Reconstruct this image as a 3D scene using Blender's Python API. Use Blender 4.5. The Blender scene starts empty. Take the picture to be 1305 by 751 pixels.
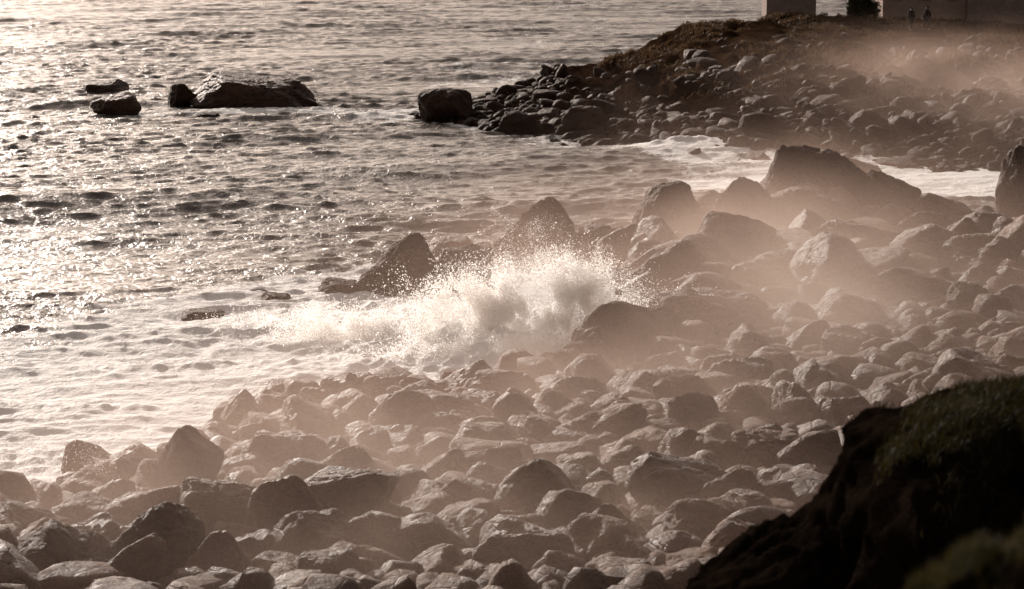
import bpy, bmesh, math, random
import numpy as np
from mathutils import Vector, Matrix, Quaternion

rng = np.random.default_rng(7)
random.seed(7)
scene = bpy.context.scene
COL = scene.collection

# ------------------------------------------------------------------ camera
H = 14.0
PITCH = math.radians(8.95)
LENS = 85.0
FPX = LENS / 36.0 * 1305.0
cam_d = bpy.data.cameras.new("camera")
cam_d.lens = LENS; cam_d.sensor_width = 36.0
cam_d.clip_start = 0.5; cam_d.clip_end = 20000
cam_d.dof.use_dof = True
cam_d.dof.focus_distance = 85.0
cam_d.dof.aperture_fstop = 2.3
cam = bpy.data.objects.new("camera", cam_d)
cam.location = (0, 0, H)
cam.rotation_euler = (math.pi/2 - PITCH, 0, 0)
COL.objects.link(cam)
scene.camera = cam
scene.view_settings.view_transform = 'Standard'
scene.view_settings.look = 'None'
scene.view_settings.exposure = 0

def ray(px, py):
    """bearing from the viewpoint on the cliff, surveyed from the photograph"""
    a, b = px-652.5, py-375.5
    return np.array([a, FPX*math.cos(PITCH) - b*math.sin(PITCH), -FPX*math.sin(PITCH) - b*math.cos(PITCH)])
def W(px, py, z=0.0):
    d = ray(px, py); t = (z-H)/d[2]
    return np.array([d[0]*t, d[1]*t])
def at_y(px, py, y):
    d = ray(px, py); t = y/d[1]
    return np.array([d[0]*t, y, H+d[2]*t])

# ------------------------------------------------------------------ noise
def _h(ix, iy, iz, s):
    n = (ix*374761393 + iy*668265263 + iz*1274126177 + s*974711) & 0xffffffff
    n = ((n ^ (n >> 13))*1103515245) & 0xffffffff
    n = ((n ^ (n >> 15))*2246822519) & 0xffffffff
    n = n ^ (n >> 16)
    return (n & 0xffff)/32767.5 - 1.0
def vnoise(x, y, z, s=0):
    fx, fy, fz = np.floor(x), np.floor(y), np.floor(z)
    ix, iy, iz = fx.astype(np.int64), fy.astype(np.int64), fz.astype(np.int64)
    u, v, w = x-fx, y-fy, z-fz
    u = u*u*(3-2*u); v = v*v*(3-2*v); w = w*w*(3-2*w)
    def L(a, b, t): return a+(b-a)*t
    c = L(L(L(_h(ix,iy,iz,s), _h(ix+1,iy,iz,s), u), L(_h(ix,iy+1,iz,s), _h(ix+1,iy+1,iz,s), u), v),
          L(L(_h(ix,iy,iz+1,s), _h(ix+1,iy,iz+1,s), u), L(_h(ix,iy+1,iz+1,s), _h(ix+1,iy+1,iz+1,s), u), v), w)
    return c
def fbm(x, y, z, s=0, octv=4):
    r = 0; a = 1.0; f = 1.0
    for i in range(octv):
        r = r + a*vnoise(x*f+i*17.3, y*f+i*9.1, z*f, s+i); a *= 0.5; f *= 2.03
    return r
def sstep(a, b, x):
    t = np.clip((x-a)/(b-a), 0, 1); return t*t*(3-2*t)

# ------------------------------------------------------------------ mesh helpers
def mk_mesh(name, verts, faces, smooth=True):
    verts = np.asarray(verts, dtype=np.float32); faces = np.asarray(faces, dtype=np.int32)
    n = faces.shape[1]
    me = bpy.data.meshes.new(name)
    me.vertices.add(len(verts)); me.vertices.foreach_set("co", verts.ravel())
    me.loops.add(faces.size); me.loops.foreach_set("vertex_index", faces.ravel())
    me.polygons.add(len(faces))
    me.polygons.foreach_set("loop_start", np.arange(0, faces.size, n, dtype=np.int32))
    me.polygons.foreach_set("loop_total", np.full(len(faces), n, dtype=np.int32))
    me.polygons.foreach_set("use_smooth", np.full(len(faces), smooth, dtype=bool))
    me.update(calc_edges=True); me.validate()
    return me
def add_obj(name, me, mat=None, label=None, category=None, kind=None, group=None, parent=None, loc=None):
    ob = bpy.data.objects.new(name, me)
    COL.objects.link(ob)
    if mat and not me.materials: me.materials.append(mat)
    if label: ob["label"] = label
    if category: ob["category"] = category
    if kind: ob["kind"] = kind
    if group: ob["group"] = group
    if parent: ob.parent = parent
    if loc is not None: ob.location = loc
    return ob
def grid_faces(ny, nx):
    i = np.arange(ny*nx).reshape(ny, nx)
    return np.stack([i[:-1,:-1].ravel(), i[:-1,1:].ravel(), i[1:,1:].ravel(), i[1:,:-1].ravel()], 1)
def ico(sub):
    bm = bmesh.new(); bmesh.ops.create_icosphere(bm, subdivisions=sub, radius=1.0)
    v = np.array([p.co[:] for p in bm.verts]); f = np.array([[q.index for q in p.verts] for p in bm.faces])
    bm.free(); v /= np.linalg.norm(v, axis=1)[:, None]
    return v, f
ICO = {s: ico(s) for s in (1, 2, 3, 5, 6)}

# ------------------------------------------------------------------ node helpers
class NT:
    def __init__(s, nt): s.t = nt; s.n = nt.nodes; s.l = nt.links
    def node(s, typ, **kw):
        n = s.n.new(typ)
        for k, v in kw.items(): setattr(n, k, v)
        return n
    def set(s, sock, v):
        if isinstance(v, bpy.types.NodeSocket): s.l.new(v, sock)
        elif v is not None: sock.default_value = v
    def math(s, op, a, b=None, c=None, clamp=False):
        n = s.node('ShaderNodeMath', operation=op, use_clamp=clamp)
        s.set(n.inputs[0], a); s.set(n.inputs[1], b); s.set(n.inputs[2], c)
        return n.outputs[0]
    def vmath(s, op, a, b=None):
        n = s.node('ShaderNodeVectorMath', operation=op)
        s.set(n.inputs[0], a); s.set(n.inputs[1], b)
        return n.outputs['Value'] if op in ('LENGTH', 'DOT_PRODUCT') else n.outputs[0]
    def noise(s, vec, scale, detail=4, rough=0.55, dist=0.0):
        n = s.node('ShaderNodeTexNoise'); s.set(n.inputs['Vector'], vec)
        n.inputs['Scale'].default_value = scale; n.inputs['Detail'].default_value = detail
        n.inputs['Roughness'].default_value = rough; n.inputs['Distortion'].default_value = dist
        return n.outputs[0]
    def mapr(s, v, a, b, c=0.0, d=1.0, smooth=True):
        n = s.node('ShaderNodeMapRange', interpolation_type='SMOOTHSTEP' if smooth else 'LINEAR')
        s.set(n.inputs[0], v); s.set(n.inputs[1], a); s.set(n.inputs[2], b); s.set(n.inputs[3], c); s.set(n.inputs[4], d)
        return n.outputs[0]
    def mix(s, f, a, b, bt='MIX'):
        n = s.node('ShaderNodeMix', data_type='RGBA', blend_type=bt)
        s.set(n.inputs[0], f)
        for sock, v in ((n.inputs[6], a), (n.inputs[7], b)):
            if isinstance(v, tuple) and len(v) == 3: v = v+(1,)
            s.set(sock, v)
        return n.outputs[2]
    def mapping(s, vec, scale=(1,1,1), rot=(0,0,0), loc=(0,0,0)):
        n = s.node('ShaderNodeMapping'); s.l.new(vec, n.inputs[0])
        n.inputs['Scale'].default_value = scale; n.inputs['Rotation'].default_value = rot; n.inputs['Location'].default_value = loc
        return n.outputs[0]
    def bump(s, h, strength, dist, normal=None):
        n = s.node('ShaderNodeBump'); s.set(n.inputs['Height'], h)
        n.inputs['Strength'].default_value = strength; n.inputs['Distance'].default_value = dist
        if normal is not None: s.l.new(normal, n.inputs['Normal'])
        return n.outputs[0]
def new_mat(name):
    m = bpy.data.materials.new(name); m.use_nodes = True
    nt = NT(m.node_tree); nt.n.clear()
    out = nt.node('ShaderNodeOutputMaterial')
    return m, nt, out
def principled(nt, out):
    p = nt.node('ShaderNodeBsdfPrincipled'); nt.l.new(p.outputs[0], out.inputs['Surface']); return p

def rock_material(name, dark, light, rough=0.5, bumpk=1.0, wet=True, spec=0.2):
    m, nt, out = new_mat(name); p = principled(nt, out)
    pos = nt.node('ShaderNodeNewGeometry').outputs['Position']
    n1 = nt.noise(pos, 0.45, 3); n2 = nt.noise(pos, 3.0, 6, 0.65); n3 = nt.noise(pos, 16.0, 5, 0.7)
    f = nt.math('ADD', nt.math('MULTIPLY', n1, 0.5), nt.math('MULTIPLY', n2, 0.5))
    c = nt.mix(nt.mapr(f, 0.36, 0.64), dark, light)
    c = nt.mix(nt.mapr(n3, 0.42, 0.66, 0.0, 0.5), c, tuple(v*0.5 for v in dark))
    c = nt.mix(nt.mapr(nt.noise(pos, 5.0, 5, 0.7, 0.4), 0.6, 0.72, 0.0, 0.4), c, tuple(min(1, v*1.5) for v in light))
    if wet:
        sep = nt.node('ShaderNodeSeparateXYZ'); nt.l.new(pos, sep.inputs[0])
        w = nt.mapr(sep.outputs[2], 0.1, 1.1, 0.5, 1.0)
        c = nt.mix(nt.math('SUBTRACT', 1.0, w), c, tuple(v*0.3 for v in dark))
    nt.l.new(c, p.inputs['Base Color'])
    nt.set(p.inputs['Roughness'], nt.mapr(n2, 0.3, 0.7, rough-0.08, rough+0.2))
    p.inputs['Specular IOR Level'].default_value = spec
    p.inputs['Specular Tint'].default_value = (1.0, 0.84, 0.73, 1)
    vm = nt.mapping(pos, (1, 1, 2.2), (0.35, 0.25, 0.4))
    vo = nt.node('ShaderNodeTexVoronoi', feature='DISTANCE_TO_EDGE'); nt.l.new(vm, vo.inputs['Vector']); vo.inputs['Scale'].default_value = 1.1
    crack = nt.mapr(vo.outputs['Distance'], 0.0, 0.05)
    hgt = nt.math('ADD', nt.math('MULTIPLY', n2, 1.0), nt.math('MULTIPLY', n3, 0.38))
    hgt = nt.math('ADD', hgt, nt.math('MULTIPLY', crack, 0.18))
    nt.l.new(nt.bump(hgt, 1.0*bumpk, 0.20), p.inputs['Normal'])
    return m
M_ROCK = rock_material("granite", (0.066, 0.034, 0.021), (0.155, 0.084, 0.054), 0.58, spec=0.22)
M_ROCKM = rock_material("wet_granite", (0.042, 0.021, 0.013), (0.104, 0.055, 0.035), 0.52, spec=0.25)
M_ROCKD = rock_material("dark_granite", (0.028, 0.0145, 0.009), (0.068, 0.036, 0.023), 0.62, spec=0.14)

# ------------------------------------------------------------------ terrain functions
shore_px = [(-400,730),(-150,700),(0,672),(60,650),(110,615),(195,603),(285,565),(305,535),(400,516),(470,508),(600,497),(690,487),
            (722,470),(735,430),(768,395),(790,350),(815,325),(885,300),(930,292),(975,282),(1010,276),(1090,282),(1140,294),(1200,300),(1305,306),(1500,312)]
POLY = [tuple(W(*p)) for p in shore_px] + [(75, 104), (75, -25), (-45, -25), (-45, 45)]
POLY = np.array(POLY)
def sdist(x, y):
    d2 = np.full(x.shape, 1e9); ins = np.zeros(x.shape, bool)
    n = len(POLY)
    for i in range(n):
        ax, ay = POLY[i]; bx, by = POLY[(i+1) % n]
        ex, ey = bx-ax, by-ay
        t = np.clip(((x-ax)*ex+(y-ay)*ey)/(ex*ex+ey*ey), 0, 1)
        d2 = np.minimum(d2, (x-ax-t*ex)**2+(y-ay-t*ey)**2)
        c = (ay > y) != (by > y)
        xx = ax + (y-ay)*ex/(ey if abs(ey) > 1e-9 else 1e-9)
        ins ^= c & (x < xx)
    d = np.sqrt(d2)
    return np.where(ins, d, -d)
fr = [(535,150),(620,164),(720,179),(800,182),(900,197),(1000,199),(1150,203),(1305,209),(1700,218)]
FX = np.array([W(*p) for p in fr])
rd = [(535,146,169),(575,138,172),(620,126,178),(700,97,185),(800,70,190),(870,37,195),(950,25,198),(1000,20,205),(1160,24,205),(1305,28,205),(1700,30,205)]
RX = np.array([at_y(*p) for p in rd])
def headland(x, y):
    yf = np.interp(x, FX[:,0], FX[:,1]); yr = np.interp(x, RX[:,0], RX[:,1]); zr = np.interp(x, RX[:,0], RX[:,2])
    t = (y-yf)/(yr-yf)
    tip = (FX[0,0]-x)
    z = np.where(t < 0, t*4.0, zr*np.clip(t, 0, 1)**0.6)
    mound = 0.5*fbm(x*0.13, y*0.10, 0*x, 13, 3)
    crag = 0.6*(1-2.2*np.abs(fbm(x*0.30, y*0.20, 0*x, 19, 4)))
    z = z + (mound+crag-0.2)*sstep(0.05, 0.35, t)*sstep(0.80, 0.6, t)*sstep(-2, 8, x)
    z = z + 0.28*fbm(x*0.35, y*0.2, 0*x, 29, 5)*sstep(0.7, 0.9, t)*sstep(0, 6, x)*np.where(x > 26, 0.25, 1.0)
    tb = np.clip((y-yr)/14.0, 0, 3)
    z = z - (zr+1.2)*sstep(0, 1, tb)
    z = np.where(tip > 0, np.minimum(z, 0) - tip*0.5, z)
    return np.maximum(z, -4)
PK = W(1030, 290, 1.2); PK2 = W(890, 350, 1.0); PK3 = W(1200, 345, 1.2)
def beach(x, y):
    sd = sdist(x, y)
    z = np.where(sd > 0, 0.15+0.07*np.minimum(sd, 30), sd*0.35)
    e = 1.1*np.exp(-((x-PK[0])/5.0)**2-((y-PK[1])/4.5)**2)+0.9*np.exp(-((x-PK2[0])/4)**2-((y-PK2[1])/5.5)**2)+0.2*np.exp(-((x-PK3[0])/7)**2-((y-PK3[1])/4)**2)
    z = z + e*sstep(-1, 1.5, sd)
    cliff = sstep(22, 6, y)*5.0
    z = z + np.where(sd > 0, cliff, 0)
    return np.maximum(z, -4), sd
def terrain(x, y):
    b, sd = beach(x, y); h = headland(x, y)
    z = np.maximum(b, h)
    z = z + 0.16*fbm(x*0.45, y*0.45, 0*x, 3, 4)*np.where((x > 28) & (h > 4), 0.3, 1.0)
    z = z + np.where(h > 0.5, 0.22*fbm(x*1.1, y*0.7, 0*x, 23, 5), 0)*np.where((x > 28) & (h > 4), 0.3, 1.0)
    return z
def hit(px, py):
    d = ray(px, py)
    ys = np.arange(25, 330, 0.1); t = ys/d[1]
    x = d[0]*t; z = H+d[2]*t
    tz = np.maximum(terrain(x, ys), 0.0)
    k = np.argmax(z <= tz)
    return np.array([x[k], ys[k], tz[k]])
PEOPLE = [hit(1161, 39), hit(1181, 38)]

def fan(y0, y1, ky, ucore, du, uext, yext):
    ys = [y0]
    while ys[-1] < y1: ys.append(ys[-1]*(1+ky))
    for e in yext: ys.append(e)
    uc = np.arange(-ucore, ucore+du, du)
    ue = np.array(uext)
    us = np.concatenate([-ue[::-1], uc, ue])
    Y, U = np.meshgrid(np.array(ys), us, indexing='ij')
    return U*Y, Y, len(ys), len(us)

# terrain mesh
X, Y, ny, nx = fan(5.0, 240, 0.0035, 0.30, 0.0014, [0.33,0.4,0.5,0.7,1.0,1.6,3,6], [260, 320, 500])
Z = terrain(X, Y)
HL = headland(X, Y)
me = mk_mesh("shore_ground", np.stack([X.ravel(), Y.ravel(), Z.ravel()], 1), grid_faces(ny, nx))
a = me.attributes.new("grass", 'FLOAT', 'POINT')
gm = sstep(2.2, 3.6, HL+0.9*fbm(X*0.2, Y*0.2, 0*X, 5, 3))
a.data.foreach_set("value", gm.ravel().astype(np.float32))
m, nt, out = new_mat("shore_earth"); p = principled(nt, out)
pos = nt.node('ShaderNodeNewGeometry').outputs['Position']
att = nt.node('ShaderNodeAttribute', attribute_name="grass")
n2 = nt.noise(pos, 2.5, 6, 0.7); n3 = nt.noise(pos, 11, 4, 0.7)
c1 = nt.mix(nt.mapr(n2, 0.35, 0.65), (0.020, 0.011, 0.007), (0.052, 0.028, 0.018))
c2 = nt.mix(nt.mapr(nt.noise(pos, 0.6, 6, 0.75), 0.35, 0.65), (0.022, 0.012, 0.007), (0.075, 0.043, 0.023))
nt.l.new(nt.mix(att.outputs['Fac'], c1, c2), p.inputs['Base Color'])
p.inputs['Roughness'].default_value = 1.0; p.inputs['Specular IOR Level'].default_value = 0.0
nt.l.new(nt.bump(nt.math('ADD', n2, nt.math('MULTIPLY', n3, 0.5)), 1.0, 0.8), p.inputs['Normal'])
add_obj("shore_ground", me, m, kind="structure")

# ------------------------------------------------------------------ sea
X, Y, ny, nx = fan(28.0, 430, 0.0017, 0.28, 0.0009, [0.29,0.31,0.37,0.45,0.6,0.9,1.5,3,6], [450,480,520,600,700,900,1200,1800,3000,6000])
x, y = X.ravel(), Y.ravel()
dyl = y*0.0017
b_, sdv = beach(x, y); hl = headland(x, y)
SPL = W(655, 452)
hgt = np.zeros_like(x); dx = np.zeros_like(x); dy_ = np.zeros_like(x)
patch = 0.9+0.4*fbm(x*0.05, y*0.03, 0*x, 21, 3)
wx = x+1.2*fbm(x*0.08, y*0.08, 0*x, 31, 2); wy = y+1.5*fbm(x*0.07+9, y*0.07, 0*x, 32, 2)
NW = 100
for i in range(NW):
    lam = 0.36*(30.0)**(i/(NW-1))
    ang = math.radians(-90+12+rng.normal(0, 25))
    k = 2*math.pi/lam
    st = 0.066 if lam < 1.3 else (0.036 if lam < 3.0 else 0.021)
    A = st*lam/(2*math.pi)
    att_ = sstep(1.0, 2.0, lam/dyl)
    ph = k*(wx*math.cos(ang)+wy*math.sin(ang))+rng.uniform(0, 6.28)
    s_, c_ = np.sin(ph), np.cos(ph)
    hgt += A*att_*s_*patch; dx += A*att_*c_*math.cos(ang)*0.6; dy_ += A*att_*c_*math.sin(ang)*0.6
for lam, A, an in ((26, 0.14, -82), (19, 0.09, -72), (34, 0.16, -96)):
    k = 2*math.pi/lam; an = math.radians(an)
    ph = k*(wx*math.cos(an)+wy*math.sin(an))+rng.uniform(0, 6)
    hgt += A*(np.sin(ph)+0.25*np.sin(2*ph))
def blob(px, py, sx, sy, a):
    c = W(px, py); return a*np.exp(-((x-c[0])/sx)**2-((y-c[1])/sy)**2)
calm = 1-0.45*np.exp(-((x-SPL[0]+7)/18)**2-((y-SPL[1]+2)/17)**2)
hgt *= calm
sw = W(80, 270); q_ = (y-sw[1]-0.22*(x-sw[0])-0.9*np.sin((x-sw[0])*0.35))
hgt += 0.75*np.exp(-((x-sw[0])/10)**2)*np.exp(-(q_/2.8)**2)
shore = np.maximum(sdv, np.where(hl > -2.5, hl*3.2, -9))
foam = 0.64*sstep(-7, -0.5, shore)
foam += blob(570, 425, 8.0, 12, 1.15)+blob(400, 450, 10, 12, 0.82)+blob(200, 520, 13, 9, 0.58)+blob(40, 600, 8, 6, 0.62)
foam += blob(1220, 238, 14, 7, 0.62)+blob(1060, 232, 8, 5, 0.45)+blob(880, 198, 3, 3, 0.45)+blob(900, 240, 14, 12, 0.12)+blob(150, 420, 10, 14, 0.2)
foam += blob(320, 142, 9, 4.0, 0.7)+blob(140, 150, 5, 4.0, 0.5)+blob(480, 150, 8, 8, 0.45)+blob(500,100,18,12,0.14)+blob(600, 350, 9, 12, 0.5)
foam += 0.14*fbm(x*0.13, y*0.09, 0*x, 44, 4)
foam += np.clip(hgt-0.32, 0, 1)*0.45
turb = blob(640, 445, 3.8, 6.5, 1.0)
rn = 1-np.abs(fbm(x*0.7, y*0.7, 0*x, 51, 3)); rn2 = fbm(x*2.2, y*2.2, 0*x, 57, 4)
hgt += turb*(0.3+0.5*rn+0.09*rn2)
turb2 = blob(530, 430, 9, 9, 0.6)
hgt += turb2*(0.25*rn+0.08*rn2)
qq = (y-(W(885,192)[1]+0.25*(x-W(885,192)[0])))
w1 = np.exp(-((x-W(885,192)[0])/2.6)**2-(qq/1.2)**2)
hgt += w1*(0.40+0.10*rn2); foam += w1*0.8
w2 = blob(60, 585, 3.0, 0.9, 1)+blob(130, 520, 2.6, 1.0, 0.8)+blob(480,395,2.6,0.9,0.7)+blob(250,470,4,1.0,0.6)
hgt += w2*(0.30+0.08*rn2); foam += w2*0.4
farfade = sstep(700, 430, y)
P = np.stack([x+dx*farfade, y+dy_*farfade, hgt*(0.25+0.75*farfade)], 1)
me = mk_mesh("sea", P, grid_faces(ny, nx))
a = me.attributes.new("foam", 'FLOAT', 'POINT'); a.data.foreach_set("value", np.clip(foam, 0, 1.3).astype(np.float32))
m, nt, out = new_mat("sea_water")
pos = nt.node('ShaderNodeNewGeometry').outputs['Position']
fa = nt.node('ShaderNodeAttribute', attribute_name="foam").outputs['Fac']
mp = nt.mapping(pos, (0.8, 0.8, 1.0), (0, 0, 0.15))
na = nt.noise(mp, 0.55, 7, 0.64, 1.0)
nb = nt.noise(nt.mapping(pos, (1.0, 0.6, 1), (0, 0, -0.2)), 2.2, 6, 0.68, 0.8)
nz = nt.math('ADD', nt.math('MULTIPLY', na, 0.6), nt.math('MULTIPLY', nb, 0.4))
th = nt.math('SUBTRACT', 0.80, nt.math('MULTIPLY', fa, 0.50))
fm = nt.mapr(nz, nt.math('SUBTRACT', th, 0.06), nt.math('ADD', th, 0.08))
wat = nt.node('ShaderNodeBsdfPrincipled')
wat.inputs['Base Color'].default_value = (0.090, 0.072, 0.060, 1)
wat.inputs['Roughness'].default_value = 0.24
wat.inputs['IOR'].default_value = 1.33
r1 = nt.noise(nt.mapping(pos, (0.8, 0.9, 1), (0, 0, 0.15)), 1.3, 5, 0.62, 0.5)
r2 = nt.noise(nt.mapping(pos, (0.8, 0.9, 1), (0, 0, -0.2)), 5.0, 4, 0.6, 0.4)
hh = nt.math('ADD', nt.math('MULTIPLY', r1, 0.7), nt.math('MULTIPLY', r2, 0.4))
nt.l.new(nt.bump(hh, 1.0, 0.22), wat.inputs['Normal'])
fo = nt.node('ShaderNodeBsdfPrincipled')
fo.inputs['Base Color'].default_value = (0.88, 0.86, 0.83, 1); fo.inputs['Roughness'].default_value = 0.8; fo.inputs['Specular IOR Level'].default_value = 0.2
nt.l.new(nt.bump(nt.math('ADD', nz, nt.math('MULTIPLY', r2, 0.5)), 0.9, 0.22), fo.inputs['Normal'])
mx = nt.node('ShaderNodeMixShader'); nt.l.new(nt.math('MULTIPLY', fm, 0.95), mx.inputs[0])
nt.l.new(wat.outputs[0], mx.inputs[1]); nt.l.new(fo.outputs[0], mx.inputs[2]); nt.l.new(mx.outputs[0], out.inputs['Surface'])
add_obj("sea", me, m, kind="structure")

# ------------------------------------------------------------------ rocks
def rock_radius(v, seed, style='boulder', pw=14, rug=1.0):
    r_ = np.random.default_rng(seed)
    N, D = [], []
    if style == 'boulder':
        for k in range(12):
            n = r_.normal(size=3); n /= np.linalg.norm(n); N.append(n); D.append(r_.uniform(0.64, 1.0))
    elif style == 'round':
        for k in range(18):
            n = r_.normal(size=3); n /= np.linalg.norm(n); N.append(n); D.append(r_.uniform(0.76, 1.0))
    elif style == 'peak':
        a0 = r_.uniform(0, 6.28)
        for k in range(5):
            a_ = a0+k*1.2566+r_.normal(0, 0.3); e = r_.uniform(0.3, 0.75)
            N.append(np.array([math.cos(a_)*math.cos(e), math.sin(a_)*math.cos(e), math.sin(e)])); D.append(r_.uniform(0.48, 0.66))
        for k in range(4):
            n = r_.normal(size=3); n /= np.linalg.norm(n); N.append(n); D.append(r_.uniform(0.75, 1.0))
        N.append(np.array([0, 0, -1.])); D.append(0.6)
        N.append(np.array([0.3, -0.2, 0.93])); D.append(0.85)
    elif style == 'wedge':
        for n, d in (((-0.55, 0, 0.84), 0.52), ((0.95, -0.1, 0.25), 0.62), ((0, -0.85, 0.5), 0.6), ((0, 0.85, 0.45), 0.65),
                     ((0, 0, -1), 0.6), ((-1, -0.2, 0), 1.0), ((-0.5, -0.7, 0.5), 0.7), ((0.5, -0.8, 0.2), 0.72), ((-0.2, 0.1, 1), 0.66)):
            n = np.array(n)+r_.normal(0, 0.08, 3); N.append(n/np.linalg.norm(n)); D.append(d)
    elif style == 'slab':
        for n, d in (((0.1, -0.2, 1), 0.5), ((0.9, -0.2, 0.4), 0.8), ((-0.8, -0.3, 0.5), 0.75), ((0, -0.9, 0.45), 0.6), ((0, 0.9, 0.3), 0.75), ((0, 0, -1), 0.6),
                     ((0.6,-0.6,0.5),0.75), ((-0.4,-0.8,0.3),0.7)):
            n = np.array(n)+r_.normal(0, 0.08, 3); N.append(n/np.linalg.norm(n)); D.append(d)
    N = np.array(N); D = np.array(D)
    q = np.clip(v@N.T, 0, None)/D[None, :]
    r = (np.sum(q**pw, axis=1)+0.35**pw)**(-1.0/pw)
    r = np.minimum(r, 1.25)
    o = seed*3.7
    r = r*(1+rug*0.08*fbm(v[:,0]*1.7+o, v[:,1]*1.7, v[:,2]*1.7, seed % 50, 6))
    rid = np.abs(fbm(v[:,0]*2.6, v[:,1]*2.6+o, v[:,2]*4.0, (seed+7) % 50, 3))
    r = r*(1-0.05*rug*np.exp(-(rid/0.07)**2))
    return r
VAR = []
styles = ['boulder']*14+['round']*4+['peak']
VM = {}
for i, st in enumerate(styles):
    d = {}
    for sub in (2, 3, 5):
        v, f = ICO[sub]
        d[sub] = v*rock_radius(v, 100+i, st, 15 if st != 'round' else 11, 1.0)[:, None]
    VAR.append(d)
    VM[i] = mk_mesh("boulder_shape", d[5], ICO[5][1]); VM[i].materials.append(M_ROCK)
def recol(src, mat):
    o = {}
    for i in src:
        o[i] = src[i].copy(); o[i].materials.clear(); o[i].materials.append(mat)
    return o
VMD = recol(VM, M_ROCKD); VMM = recol(VM, M_ROCKM)

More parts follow.
